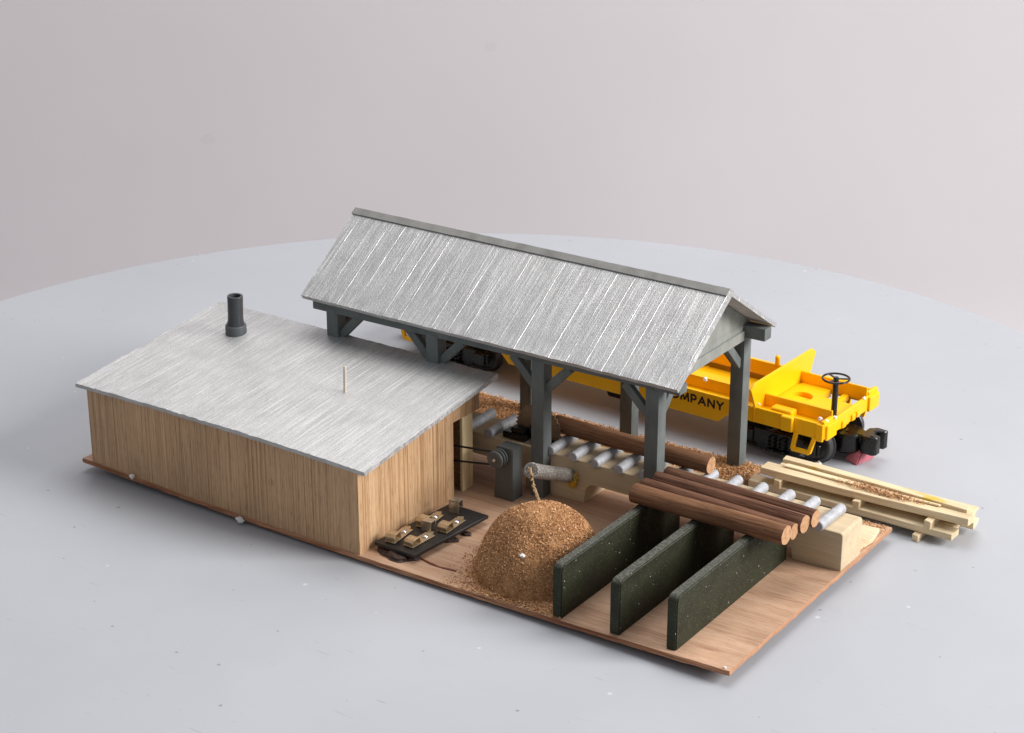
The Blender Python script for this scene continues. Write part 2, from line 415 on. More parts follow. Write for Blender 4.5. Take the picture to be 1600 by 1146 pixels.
# ------------------------------------------------------------------ setting
TC = (15.12, 10.73)
m = MB(); m.lathe((*TC, -2.2), (0, 0, 1), [(36.6, 0), (37.2, .5), (37.3, 1.2), (37.3, 2.12), (37.22, 2.2)], 360)
tag(m.build('table', 'table', smooth=40), kind='structure')
m = MB(); t = bmesh.new(); prof = [(-60, -45)] + [(150+25*math.sin(a*math.pi/2/12), -45+25*(1-math.cos(a*math.pi/2/12))) for a in range(13)] + [(175, 40), (175, 170)]
o0 = Vector((67.8, -61.7, 0)); rows = []
for sgn in (-1, 1): rows.append([t.verts.new(o0+FW*d+RT*(sgn*230)+Vector((0, 0, z))) for d, z in prof])
for k in range(len(prof)-1): t.faces.new((rows[0][k], rows[1][k], rows[1][k+1], rows[0][k+1]))
m._merge(t, 0); tag(m.build('backdrop', 'back', smooth=60), kind='structure')

# ------------------------------------------------------------------ plywood base
def base_mesh():
    t = bmesh.new()
    def strip(x0, x1, y0, y1, nx, ny):
        T = {}
        for i in range(nx+1):
            for j in range(ny+1):
                x = x0+(x1-x0)*i/nx; y = y0+(y1-y0)*j/ny
                e = i in (0, nx) or j in (0, ny)
                o = noise.noise_vector(Vector((x*1.7, y*1.7, 3)))*(.022 if e else 0)
                T[i, j, 1] = t.verts.new((x+o.x, y+o.y, zb(x)))
                T[i, j, 0] = t.verts.new((x+o.x*1.8, y+o.y*1.8, zb(x)-(.22 if e else .34)))
                if e:
                    T[i, j, 2] = t.verts.new((x+o.x-(.02 if i == 0 else -.02 if i == nx else 0), y+o.y-(.03 if j == 0 else -.03 if j == ny else 0)+noise.noise(Vector((x*3, y*3, 9)))*.012, zb(x)-.10))
        for i in range(nx):
            for j in range(ny):
                f = t.faces.new((T[i, j, 1], T[i+1, j, 1], T[i+1, j+1, 1], T[i, j+1, 1])); f.material_index = 0
                f = t.faces.new((T[i, j, 0], T[i, j+1, 0], T[i+1, j+1, 0], T[i+1, j, 0])); f.material_index = 1
        def side(a, b, em):
            for hi, lo in ((1, 2), (2, 0)):
                t.faces.new((T[a+(hi,)], T[a+(lo,)], T[b+(lo,)], T[b+(hi,)])).material_index = em
        for i in range(nx): side((i, 0), (i+1, 0), 1); side((i+1, ny), (i, ny), 2)
        for j in range(ny): side((nx, j), (nx, j+1), 2); side((0, j+1), (0, j), 1)
    strip(0, 36, 0, 15.42, 120, 50)
    strip(0, 27.9, 15.47, 18.45, 90, 9)
    return t
m = MB(); m._merge(base_mesh(), None)
base = m.build('plywood_base', ['base', 'base_edge', 'ply_edge'], smooth=30)
tag(base, 'thin warped brown plywood board carrying the whole model sawmill', 'base board')
m = MB()
pts = [(19.5, 1.38), (19.9, 1.28), (20.4, 1.16), (20.9, 1.12), (21.4, 1.18), (21.75, 1.22)]
m.tube([(x, y, zb(x)+.0) for x, y in pts], .07, 8, jit=.35); m.build('glue_streak', 'glue', base)

# ------------------------------------------------------------------ shed
shed = thing('shed', 'low wooden shed with oak veneer walls and silver lean-to roof', 'shed', (8.8, 5, .4))
SX0, SX1, SY = .62, 17.28, .06
def roofz(y): return 4.79+(5.89-4.79)*(y+.25)/10.28
def wallpanel(pts, d, name, mat='wall'):
    mm = MB(); mm.prism(pts, d, bevel=.015); return mm.build(name, mat, shed)
N = 24
front = [(SX0+(SX1-SX0)*k/N, SY, zb(SX0+(SX1-SX0)*k/N)-.01) for k in range(N+1)] + [(SX1, SY, 4.58), (SX0, SY, 4.62)]
m = MB(); m.prism(front, (0, .18, 0)); m.build('front_wall', 'wall', shed)
def rw(y): return roofz(y)-.235
zf = zb(SX1)-.01
pts = [(SX1, SY+.19, zf), (SX1, 7.24, zf), (SX1, 7.24, 4.22), (SX1, 9.36, 4.2), (SX1, 9.36, rw(9.36)), (SX1, SY+.19, rw(SY+.19))]
m = MB(); m.prism(pts, (-.18, 0, 0), bevel=.012); m.build('end_wall', 'wall', shed)
m = MB(); m.prism([(SX0, SY+.19, zb(SX0)-.01), (SX0, 9.36, zb(SX0)-.01), (SX0, 9.36, rw(9.36)), (SX0, SY+.19, rw(SY+.19))], (.18, 0, 0)); m.build('end_wall', 'wall', shed)
m = MB(); m.box((SX0+.19, 9.2, .42), (14.2, 9.36, rw(9.3)-.05)); m.build('back_wall', 'wall', shed)
m = MB(); m.box((17.08, 8.0, .34), (17.25, 8.84, 4.19), .02); m.build('door_jamb', 'stick', shed)
m = MB(); m.box((15.9, 8.3, .34), (17.0, 8.5, 4.6), .02); m.build('inner_panel', 'dustbed', shed)
m = MB(); m.blob((17.0, 8.42, 4.2), .3, .4, 2, squash=(.9, 1.35, .5)); m.build('glue_smear', 'yglue', shed)
m = MB()
m.slab((.18, -.25, 4.79), (17.93, -.27, 4.72), (17.9, 10.03, 5.88), (.27, 10.05, 5.9), .20, 140, 60, .04, 0, 1, 5, bow=.13)
m.build('roof', ['roof_shed', 'grey_edge'], shed, smooth=25)
# chimney and vent
m = MB(); cz = roofz(7.62)
m.lathe((3.56, 7.62, cz-.1), (0, 0, 1), [(.53, 0), (.54, .05), (.53, .52), (.50, .56), (.40, .565)], 32)
ch = m.build('chimney', 'collar', shed)
m = MB(); m.lathe((3.56, 7.62, cz+.3), (.035, 0, 1), [(.44, .15), (.43, .25), (.395, .4), (.385, .6), (.395, 1.66), (.38, 1.70), (.28, 1.70), (.265, 1.64), (.26, .5)], 32, False); m.lathe((3.56, 7.62, cz+.5), (0, 0, 1), [(.25, 0), (.25, .05)], 24); m.build('flue', 'chimney', ch)
m = MB(); m.cyl((12.53, 5.15, roofz(5.15)-.1), (12.57, 5.15, roofz(5.15)+1.33), .075, n=14, bevel=.015); m.build('vent_pipe', 'steel', shed)

# ------------------------------------------------------------------ pavilion
pav = thing('pavilion', 'tall open pavilion on grey posts with grooved silver gable roof', 'pavilion', (17, 13.9, .4))
PXR = [8.57, 14.72, 20.81, 26.96]; PW = .70; FY, BY = 9.54, 17.58
for y in (FY, BY):
    for xr in PXR:
        m = MB(); m.box((xr-PW, y, zb(xr)-.02), (xr, y+PW, 7.3), .035, 2); m.build('post', 'grey', pav)
for y in (FY+.02, BY+.0):
    m = MB(); y_ = y if y < 12 else y+.02
    m.box((7.0, y_, 7.302), (28.0, y_+.66, 7.74 if y < 12 else 7.92), .04, 2)
    for v in m.bm.verts:
        if v.co.z < 7.5 and v.co.x < 10: v.co.z -= .24          # the beam is deeper at the left end
    m.build('beam', 'grey', pav)
for x in (7.85, 26.86):
    m = MB(); m.box((x-.18, FY+.72, 7.16), (x+.1, BY-.03, 7.66), .02); m.build('tie_beam', 'grey_gable', pav)
    m = MB(); zz = lambda y: 10.95-.677*abs(y-13.91)-.30
    zk = lambda y: 10.95-.636*(y-13.91)-.27
    m.prism([(x, FY+.73, 7.6), (x, BY-.04, 7.6), (x, BY-.02, 7.93), (x, BY+.66, 7.93), (x, BY+.67, zk(BY+.67)), (x, 13.91, zk(13.91)), (x, FY+.73, zz(FY+.73))], (-.12, 0, 0)); m.build('gable', 'grey_gable', pav)
def brace(p, q): mm = MB(); mm.bar(p, q, .42, .30, (0, 1, 0) if abs(p[1]-q[1]) < .01 else (1, 0, 0), .02); mm.build('brace', 'grey', pav)
for y in (FY, BY):
    yc = y+.35
    for i, xr in enumerate(PXR):
        if i < 3: brace((xr-.05, yc, 5.85), (xr+1.25, yc, 7.16))
        if i > 0: brace((xr-PW+.05, yc, 5.85), (xr-PW-1.25, yc, 7.16))
for i in (0, 3):
    xc = PXR[i]-.3
    brace((xc, FY+PW-.05, 5.85), (xc, FY+PW+1.25, 7.2)); brace((xc, BY+.05, 5.85), (xc, BY-1.25, 7.2))
RD = 13.91
m = MB(); m.slab((6.58, 9.17, 7.80), (28.08, 9.17, 7.76), (28.08, RD, 10.95), (6.42, RD, 10.98), .25, 110, 40, .035, 0, 1, 9); m.build('roof_panel', ['roof_pav', 'grey_edge'], pav, smooth=25)
m = MB(); m.slab((28.08, 18.66, 7.93), (6.5, 18.66, 7.80), (6.42, RD+.02, 10.98), (28.08, RD+.02, 10.95), .2, 110, 40, .035, 0, 1, 4); m.build('roof_panel', ['roof_pav', 'grey_edge'], pav, smooth=25)
m = MB()
m.slab((6.36, RD-.30, 10.865), (27.98, RD-.30, 10.835), (27.98, RD+.02, 11.06), (6.36, RD+.02, 11.09), .06, 60, 3, .015, 0, 0, 2)
m.slab((27.98, RD+.42, 10.79), (6.36, RD+.42, 10.82), (6.36, RD+.03, 11.085), (27.98, RD+.03, 11.055), .06, 60, 3, .015, 0, 0, 3)
m.build('ridge_cap', 'grey_cap', pav, smooth=25)

# ------------------------------------------------------------------ log conveyor
conv = thing('roller_conveyor', 'long pale wooden log bed topped with silver rollers', 'conveyor', (25, 11.2, .4))
def arch(x0, x1, zt, n=9, r=.55):
    p = [(x0, zb(x0)-.01)]
    p += [(x0+r*(1-math.cos(a*math.pi/2/n)), zt-r+r*math.sin(a*math.pi/2/n)) for a in range(n+1)]
    p += [(x1-r*(1-math.sin(a*math.pi/2/n)) , zt-r+r*math.cos(a*math.pi/2/n)) for a in range(n+1)]
    p += [(x1, zb(x1)-.01)]
    return p
out = [(13.0, 2.5), (13.0, zb(13)-.01), (14.2, zb(14)-.01)] + arch(14.2, 19.4, 1.35)[1:-1] + [(19.4, zb(19.4)-.01), (22.7, zb(22.7)-.01)] + arch(22.75, 33.55, 1.42)[1:-1] + [(33.6, zb(33.6)-.01), (35.95, zb(35.95)-.01), (35.95, 2.36), (35.92, 2.44), (35.86, 2.49), (35.80, 2.5)]
m = MB(); m.prism([(x, 10.18, z) for x, z in out], (0, 2.0, 0), bevel=.02); m.build('bed', 'bed', conv)
RX = [34.88, 33.62, 32.38, 31.08, 29.76, 28.5, 27.2, 25.92, 24.64, 23.38, 22.14, 20.86, 17.34, 16.05, 14.8]
rm = None
for x in RX:
    if rm is None:
        m = MB(); m.cyl((0, -1.12, 0), (0, 1.12, 0), .245, n=24, bevel=.03); rm = m.build('roller', 'roller', conv, local=True)
        o = rm
    else:
        o = rm.copy(); COL.objects.link(o); o.parent = conv
    yj = random.uniform(-.05, .05)
    o.location = (Vector((x, 11.12+yj, 2.66))-ORG[conv.name])*S; o.rotation_euler = (0, random.uniform(0, 6), random.uniform(-.03, .03))

saw = thing('circular_saw', 'brown steel circular saw blade standing between the rollers behind a grey post', 'saw', (19.4, 11, 2.5))
m = MB(); t = bmesh.new(); n = 72; rr = [1.32 if k % 2 else 1.2 for k in range(n)]
A = [t.verts.new((19.45+rr[k]*math.cos(2*math.pi*k/n), 11.16, 3.0+rr[k]*math.sin(2*math.pi*k/n))) for k in range(n)]
B = [t.verts.new(v.co+Vector((0, .06, 0))) for v in A]
t.faces.new(A); t.faces.new(B[::-1])
for k in range(n): t.faces.new((A[k], B[k], B[(k+1) % n], A[(k+1) % n]))
bmesh.ops.recalc_face_normals(t, faces=t.faces); m._merge(t, 0); m.build('blade', 'rust', saw, smooth=20)
m = MB(); m.cyl((19.45, 10.7, 3.0), (19.45, 11.3, 3.0), .22, n=20, bevel=.03); m.cyl((19.45, 11.0, 3.0), (19.45, 11.12, 3.0), .42, n=24, bevel=.02); m.build('arbor', 'black', saw)
m = MB(); m.box((17.9, 10.35, 2.51), (19.2, 11.05, 2.86), .05); m.box((18.3, 10.45, 2.86), (19.1, 10.95, 3.1), .05); m.box((19.7, 10.45, 2.51), (20.5, 10.95, 2.8), .05); m.build('saw_mount', 'black', saw)

# dust spout with twine
sp = thing('dust_spout', 'silver glittery tube reaching from the log bed over the sawdust mound', 'spout', (21.9, 10.1, 1.55))
p0 = Vector((21.95, 10.1, 1.62)); p1 = Vector((22.75, 5.6, 3.84)); ax = p1-p0; Ls = ax.length
m = MB(); m.lathe(p0, ax, [(.34, 0), (.34, Ls*.3), (.335, Ls*.7), (.35, Ls*.93), (.37, Ls-.06), (.34, Ls), (.22, Ls+.01), (.12, Ls-.03)], 28); m.build('tube', 'spout', sp)
m = MB(); m.blob(p0+Vector((.20, -.10, -.08)), .33, .8, 3, squash=(1.0, .4, 1)); m.build('glue_collar', 'yglue', sp)
m = MB(); q0 = p1+Vector((-.05, -.05, .1)); e = Vector((23.75, 4.75, 2.95))
for k in range(4):
    a = [q0+Vector((random.uniform(-.05, .05), random.uniform(-.05, .05), .02))]
    for u in (.12, .25, .4, .55, .7, .85, 1.0):
        p = p1.lerp(e, u) + Vector((-.10*math.sin(u*3.1), 0, .10*(1-u)*math.sin(u*3)))
        p += Vector((math.cos(u*16+k*1.57), math.sin(u*16+k*1.57), 0))*.04
        a.append(p)
    m.tube(a, .06, 7, jit=.22)
m.build('twine', 'twine', sp)

# ------------------------------------------------------------------ pulley drive
ped = thing('pulley_drive', 'grey drive pedestal with stacked pulley and black belts running into the shed doorway', 'machine', (19.3, 8.9, .36))
m = MB(); t = bmesh.new()
vv = [(18.75, 8.42), (19.82, 8.42), (19.84, 9.25), (18.77, 9.25)]; vt = [(18.88, 8.46), (19.79, 8.46), (19.81, 9.27), (18.90, 9.27)]
m.prism([(0, 0, 0)]*0 or [(x, y, zb(19)-.01) for x, y in vv], (0, 0, .02))
a = [t.verts.new((x, y, zb(19))) for x, y in vv]; b = [t.verts.new((x, y, 3.0)) for x, y in vt]
t.faces.new(a[::-1]); t.faces.new(b)
for k in range(4): t.faces.new((a[k], a[(k+1) % 4], b[(k+1) % 4], b[k]))
bmesh.ops.bevel(t, geom=t.edges[:], offset=.03, segments=2, affect='EDGES'); m._merge(t, 0)
m.build('pedestal', 'grey_dark', ped)
pc = Vector((19.18, 0, 2.56))
m = MB(); m.lathe((pc.x, 7.84, pc.z), (0, 1, 0), [(.05, 0), (.40, 0), (.43, .03), (.43, .13), (.30, .16), (.30, .22), (.43, .25), (.43, .33), (.30, .36), (.30, .42), (.42, .45), (.42, .53), (.26, .56), (.26, .66)], 40, True)
pu = m.build('pulley', 'grey_dark', ped)
m = MB(); m.cyl((pc.x, 7.76, pc.z), (pc.x, 7.86, pc.z), .07, n=12, bevel=.02); m.build('axle', 'steel', pu)
m = MB(); m.bar((pc.x-.1, 8.03, pc.z+.33), (15.5, 7.35, 2.82), .08, .07); m.build('belt', 'belt', ped)
m = MB(); m.bar((pc.x-.1, 8.03, pc.z-.33), (15.5, 7.35, 1.95), .08, .07); m.build('belt', 'belt', ped)

# ------------------------------------------------------------------ terminal board
tb = thing('terminal_board', 'black wiring board with small brass spring clips and screws beside the shed end wall', 'terminal board', (18.9, 3.4, .4))
m = MB(); m.prism([(17.5, .84, .60), (19.78, .78, .60), (20.22, 5.9, .62), (18.0, 5.95, .62)], (0, 0, .16), bevel=.02); m.build('board', 'pcb', tb)
m = MB()
for x, y, r_ in ((18.1, 1.1, .5), (18.8, .95, .55), (19.3, 1.2, .4), (19.6, 3.5, .35), (18.6, 5.0, .5), (20.05, 4.4, .2), (19.95, 3.6, .18)): m.blob((x, y, .42), r_, .45, 3, squash=(1.1, .9, .32), seed=x)
m.build('glue_blob', 'burnt', tb)
def clip(x, y, rz, hi):
    mm = MB(); th = .035
    mm.box((-.27, -.62, .03), (.27, .95, .03+th), .008)                       # flat strip
    prof = [(-.56, .05), (-.60, .24*hi), (-.50, .33*hi), (-.18, .36*hi), (-.06, .30*hi), (-.05, .16)]
    for (a, b) in zip(prof, prof[1:]):
        mm.bar((0, a[0], a[1]), (0, b[0], b[1]), .5, th, (0, -(b[1]-a[1]), b[0]-a[0]), .006)
    mm.bar((-.22, .02, .08), (.22, .02, .08), .05, .1)
    mm.bar((-.2, .95, .05), (.05, 1.1, .05), .25, th)
    o = mm.build('clip', 'brass', tb, local=True); o.location = (Vector((x, y, .765))-ORG[tb.name])*S; o.rotation_euler = (0, 0, rz)
    return o
for x, y, rz, hi in ((18.1, 1.72, .10, 1.15), (19.12, 1.86, -.06, 1.0), (18.36, 3.72, .08, 1.3), (19.46, 3.86, .04, 1.1)):
    o = clip(x, y, rz, hi)
    mm = MB(); t = bmesh.new(); bmesh.ops.create_uvsphere(t, u_segments=16, v_segments=8, radius=.15)
    for v in t.verts: v.co.z *= .5
    mm._merge(t, 0); s_ = mm.build('screw', 'solder', o, local=True)
    s_.location = Vector((.02, .55, .09))*S
for x, y, rz, h in ((18.75, 5.2, .15, .62), (18.82, 2.95, .1, .5)):
    mm = MB(); mm.box((-.26, -.02, .0), (.26, .02, h), .008); mm.box((-.26, -.02, h-.04), (.26, .42, h), .008); mm.box((-.26, .38, h*.35), (.26, .42, h-.02), .008)
    o = mm.build('bracket', 'bracket', tb, local=True); o.location = (Vector((x, y, .765))-ORG[tb.name])*S; o.rotation_euler = (0, 0, rz)

# ------------------------------------------------------------------ green bin walls
lab = ['dark green bin wall nearest the sawdust mound', 'dark green bin wall in the middle of the three', 'dark green bin wall nearest the bare plywood corner']
for (x0, x1, y0, zt), lb in zip(((27.52, 27.98, .12, 2.93), (30.28, 30.77, .20, 3.0), (32.93, 33.40, .29, 3.06)), lab):
    z0 = zb((x0+x1)/2)-.02; rc = .36; n = 8
    pr_ = [(0, 10.05, z0), (0, 10.05, zt)] + [(0, y0+rc-rc*math.sin(k*math.pi/2/n), zt-rc+rc*math.cos(k*math.pi/2/n)) for k in range(n+1)] + [(0, y0, z0)]
    t = bmesh.new(); A = [t.verts.new((x0, p[1], p[2])) for p in pr_]; B = [t.verts.new((x1, p[1], p[2])) for p in pr_]; n2 = len(A)
    t.faces.new(A); t.faces.new(B[::-1])
    for k in range(n2): t.faces.new((A[k], B[k], B[(k+1) % n2], A[(k+1) % n2]))
    bmesh.ops.recalc_face_normals(t, faces=t.faces)
    ed = [e_ for e_ in t.edges if abs(e_.verts[0].co.x-e_.verts[1].co.x) < 1e-6]
    bmesh.ops.bevel(t, geom=ed, offset=.05, segments=2, affect='EDGES')
    m = MB(); m._merge(t, 0)
    for v in m.bm.verts: v.co -= Vector(((x0+x1)/2, 5, z0))
    tag(m.build('bin_wall', 'green', None, loc=((x0+x1)/2, 5, z0), smooth=40), lb, 'partition', 'dark green bin walls')

# ------------------------------------------------------------------ logs
def log(a, b, r, mat, label, group, seed):
    a = Vector(a); b = Vector(b); L = (b-a).length
    t = bmesh.new(); n = 28; R = 40; rows = []
    for i in range(R+1):
        x = L*i/R
        rows.append([])
        for k in range(n):
            an = 2*math.pi*k/n; d = Vector((0, math.cos(an), math.sin(an)))
            rr = r*(1+.06*noise.noise(Vector((x*.25+seed*9, d.y*1.5, d.z*1.5)))+(.02 if 1 < i < R-1 else 0)*noise.noise(Vector((x*.8+seed, d.y*5, d.z*5))))
            if i in (0, R): rr *= .965
            xx = x if i not in (1, R-1) else (L*.006 if i == 1 else L*.994)
            if i in (0, R): xx += .012*noise.noise(Vector((seed*3+i, d.y*2, d.z*2)))
            rows[-1].append(t.verts.new(Vector((xx, 0, 0))+d*rr))
    for p, q in zip(rows, rows[1:]):
        for k in range(n): t.faces.new((p[k], q[k], q[(k+1) % n], p[(k+1) % n])).material_index = 0
    t.faces.new(rows[0]).material_index = 1; t.faces.new(rows[-1][::-1]).material_index = 1
    bmesh.ops.recalc_face_normals(t, faces=t.faces)
    m = MB(); m._merge(t, None)
    d = (b-a).normalized()
    o = m.build('log', [mat, 'end'], None, loc=a, rot=(0, -math.asin(d.z), math.atan2(d.y, d.x)), smooth=50)
    tag(o, label, 'log', group); return o
log((27.30, 6.98, 3.42), (34.85, 6.90, 3.50), .45, 'bark2', 'lighter brown log at the front edge of the pile, resting on the green walls', 'brown logs on the bin walls', 1)
log((27.22, 7.95, 3.36), (34.85, 7.63, 3.38), .37, 'bark', 'slim dark brown log second from the front of the pile on the green walls', 'brown logs on the bin walls', 2)
log((27.42, 8.72, 3.40), (35.0, 8.33, 3.48), .41, 'bark', 'dark brown log third from the front of the pile on the green walls', 'brown logs on the bin walls', 3)
log((27.55, 9.42, 3.42), (35.12, 9.10, 3.46), .40, 'bark', 'dark brown log at the back of the pile, against the rollers', 'brown logs on the bin walls', 4)
log((20.1, 11.64, 3.32), (28.62, 11.62, 3.32), .42, 'bark2', 'brown log lying on the rollers under the pavilion, against the saw blade', None, 5)

# ------------------------------------------------------------------ lumber stack
def plank(x0, y0, x1, y1, w, z0, z1, label, cat='plank', group='pale planks of the lumber stack', name='plank', tilt=0):
    L = math.hypot(x1-x0, y1-y0); a = math.atan2(y1-y0, x1-x0)
    t = bmesh.new(); n = 26; bow = random.uniform(-.04, .05); rows = []
    for i in range(n+1):
        x = L*i/n; zz = bow*4*(i/n)*(1-i/n); j = .03*noise.noise(Vector((x*.6, y0*5, z0*9)))
        xe = x + (.10*random.uniform(-1, 1) if i in (0, n) else 0)
        rows.append([t.verts.new((xe, j, zz)), t.verts.new((x+(.12*random.uniform(-1, 1) if i in (0, n) else 0), w+j, zz)), t.verts.new((x, w+j, zz+z1-z0)), t.verts.new((xe, j, zz+z1-z0))])
    for p, q in zip(rows, rows[1:]):
        for k in range(4): t.faces.new((p[k], q[k], q[(k+1) % 4], p[(k+1) % 4]))
    t.faces.new(rows[0]); t.faces.new(rows[-1][::-1]); bmesh.ops.recalc_face_normals(t, faces=t.faces)
    ed = [e for e in t.edges if len(e.link_faces) == 2 and e.calc_face_angle() > .8]
    bmesh.ops.bevel(t, geom=ed, offset=.02, segments=1, affect='EDGES')
    m = MB(); m._merge(t, 0); o = m.build(name, 'pine', None, loc=(x0, y0, z0), rot=(0, tilt, a), smooth=30)
    tag(o, label, cat, group); return o
plank(28.1, 16.28, 38.58, 16.32, .78, .33, .66, 'pale plank along the front of the bottom layer of the lumber stack')
plank(28.95, 17.15, 38.35, 17.16, .74, .33, .66, 'pale plank in the middle of the bottom layer, behind the front one')
plank(28.5, 17.98, 38.9, 17.95, .7, .33, .66, 'pale plank at the back of the bottom layer of the lumber stack')
plank(28.73, 16.38, 39.1, 16.70, .80, 1.08, 1.44, 'wide pale plank along the front of the upper layer, loose sawdust on it')
plank(29.3, 17.25, 39.0, 17.5, .72, 1.08, 1.42, 'pale plank at the back of the upper layer under the yellow-stained strip')
p_ = plank(29.25, 17.55, 38.75, 17.25, .46, 1.40, 1.60, 'narrow pale strip with yellow glue stains lying on top of the lumber stack')
p_.data.materials[0] = M['pine_stained']
plank(30.2, 18.05, 38.95, 18.0, .42, 1.08, 1.26, 'thin ragged plank behind the upper layer, its darker tip sticking out to the right')
plank(33.0, 17.72, 38.75, 17.35, .5, .68, .86, 'short thin plank wedged between the two layers at the right end')
plank(29.7, 17.02, 37.6, 17.12, .34, 1.445, 1.53, 'thin pale sliver of wood lying flat on the upper layer beneath the loose sawdust')
for x, lb in ((29.9, 'small pale spacer between plank layers at the left end of the stack'), (33.95, 'small pale spacer between plank layers in the middle of the stack'), (37.55, 'small pale spacer between plank layers at the right end of the stack')):
    o = plank(x, 16.22, x+.02, 18.5, .34, .665, 1.075, lb, 'spacer', 'wooden spacers in the lumber stack', 'spacer'); 
for x, y, lb in ((31.0, 16.6, 'pale spacer on the table under the left part of the lumber stack'), (37.1, 16.02, 'pale spacer on the table sticking out under the right end of the stack')):
    plank(x, y, x+.02, 18.6, .34, .0, .325, lb, 'spacer', 'wooden spacers in the lumber stack', 'spacer')
m = MB(); m.prism([(34.1, 14.55, zb(35)+.02), (35.75, 14.62, zb(35.8)+.02), (35.95, 13.5, zb(36)+.02), (35.8, 12.35, zb(35.8)+.02), (34.2, 12.3, zb(34)+.02)], (0, 0, .2), bevel=.02)
o = m.build('wood_offcut', 'pine', None); tag(o, 'flat pale wood offcut lying behind the end block of the log bed', 'offcut')

# ------------------------------------------------------------------ sawdust
MC = Vector((24.75, 3.35)); MR = 2.9; MH = 3.05
def mound_h(x, y):
    dx, dy = x-MC.x, y-MC.y; a = math.atan2(dy, dx)
    R = MR*(1+.06*noise.noise(Vector((math.cos(a)*1.3, math.sin(a)*1.3, 5))))
    k = math.hypot(dx, dy)/R
    if k >= 1: return 0
    return MH*(1-k**2.35)**.64*(1+.05*noise.noise(Vector((x*.9, y*.9, 1))))
def chips(t, pts, lo, hi, up=.5):
    for p, nrm in pts:
        L = random.uniform(lo, hi); w = L*random.uniform(.25, .6)
        u = Vector((random.gauss(0, 1), random.gauss(0, 1), random.gauss(0, up))).normalized(); v = u.cross(Vector((random.gauss(0, 1), random.gauss(0, 1), random.gauss(0, 1)))).normalized(); k = u.cross(v)*(w*.35)
        a, b, c, d = p-u*L*.5-v*w*.2, p+v*w*.5, p+u*L*.5, p-v*w*.5+k
        vs_ = [t.verts.new(q) for q in (a, b, c, d)]
        t.faces.new((vs_[0], vs_[1], vs_[2])); t.faces.new((vs_[0], vs_[2], vs_[3])); t.faces.new((vs_[0], vs_[3], vs_[1])); t.faces.new((vs_[1], vs_[3], vs_[2]))
m = MB(); t = bmesh.new(); n, R = 72, 30; rows = []
for j in range(R+1):
    k = j/R*1.02; rows.append([])
    for i in range(n):
        a = 2*math.pi*i/n; x, y = MC.x+MR*1.08*k*math.cos(a), MC.y+MR*1.08*k*math.sin(a)
        x = min(x, 27.5)
        h = mound_h(x, y); q = Vector((x, y, zb(x)-.03+h)); q += noise.noise_vector(q*2.3)*.07+noise.noise_vector(q*6)*.035
        q.z = max(q.z, zb(x)-.02) if k > 1 else q.z; q.x = min(q.x, 27.5)
        rows[-1].append(t.verts.new(q))
for p, q in zip(rows, rows[1:]):
    for i in range(n):
        t.faces.new((p[i], q[i], q[(i+1) % n], p[(i+1) % n]))
bmesh.ops.remove_doubles(t, verts=t.verts, dist=1e-4)
m._merge(t, 0)
t = bmesh.new(); pts = []
while len(pts) < 26000:
    a = random.uniform(0, 2*math.pi); k = math.sqrt(random.random())**.6
    x, y = MC.x+MR*1.04*k*math.cos(a), MC.y+MR*1.04*k*math.sin(a)
    if x > 27.48: continue
    h = mound_h(x, y); pts.append((Vector((x, y, zb(x)+h+random.uniform(-.03, .05))), None))
chips(t, pts, .05, .13, 1)
m._merge(t, 1)
o = m.build('sawdust_mound', ['dustbed', 'dust'], None, smooth=0)
tag(o, 'steep golden brown mound of glued sawdust beside the first green bin wall', 'sawdust pile')
# loose dust on the base front, below the mound, and beneath the twine
def scatter(name, n, fn, lo, hi, z=0):
    t = bmesh.new(); pts = []
    while len(pts) < n:
        r_ = fn()
        if r_ is None: continue
        x, y, zz = r_; pts.append((Vector((x, y, zz)), None))
    chips(t, pts, lo, hi, .35); mm = MB(); mm._merge(t, 0); oo = mm.build(name, 'dust', None, smooth=0); oo['kind'] = 'stuff'; return oo
def f_front():
    if random.random() < .62:
        x = random.uniform(21.6, 28); y = abs(random.gauss(0, .75))+.02
        if x > 27.5 and y > .1: return None
        if random.random() > min(1, (x-21.4)/3): return None
    else:
        a = random.uniform(0, 6.283); r_ = MR*(1+abs(random.gauss(0, .13))); x, y = MC.x+r_*math.cos(a), MC.y+r_*math.sin(a)
        if x > 27.45 or y < .02: return None
    if math.hypot(x-MC.x, y-MC.y) < MR*.97: return None
    return x, y, zb(x)+abs(random.gauss(0, .035))+.01
o = scatter('loose_sawdust', 5000, f_front, .05, .13)
tag(o, 'loose sawdust spilled along the front edge of the base below the mound', 'sawdust')
def f_back():
    x = random.uniform(25.9, 27.5); y = random.gauss(7.6, .5)
    return (x, y, zb(x)+abs(random.gauss(0, .12))) if 6.3 < y < 9 else None
def f_strip():
    x = random.uniform(10, 27.95); y = random.uniform(12.5, 18.4)
    if y > 15.45 and x > 27.88: return None
    if x > 26 and random.random() < .25: y = 16+random.gauss(0, .7)
    y = min(y, 18.42)
    return x, y, zb(x)+.05+abs(random.gauss(0, .05)) + .12*max(0, noise.noise(Vector((x*.8, y*.8, 4))))
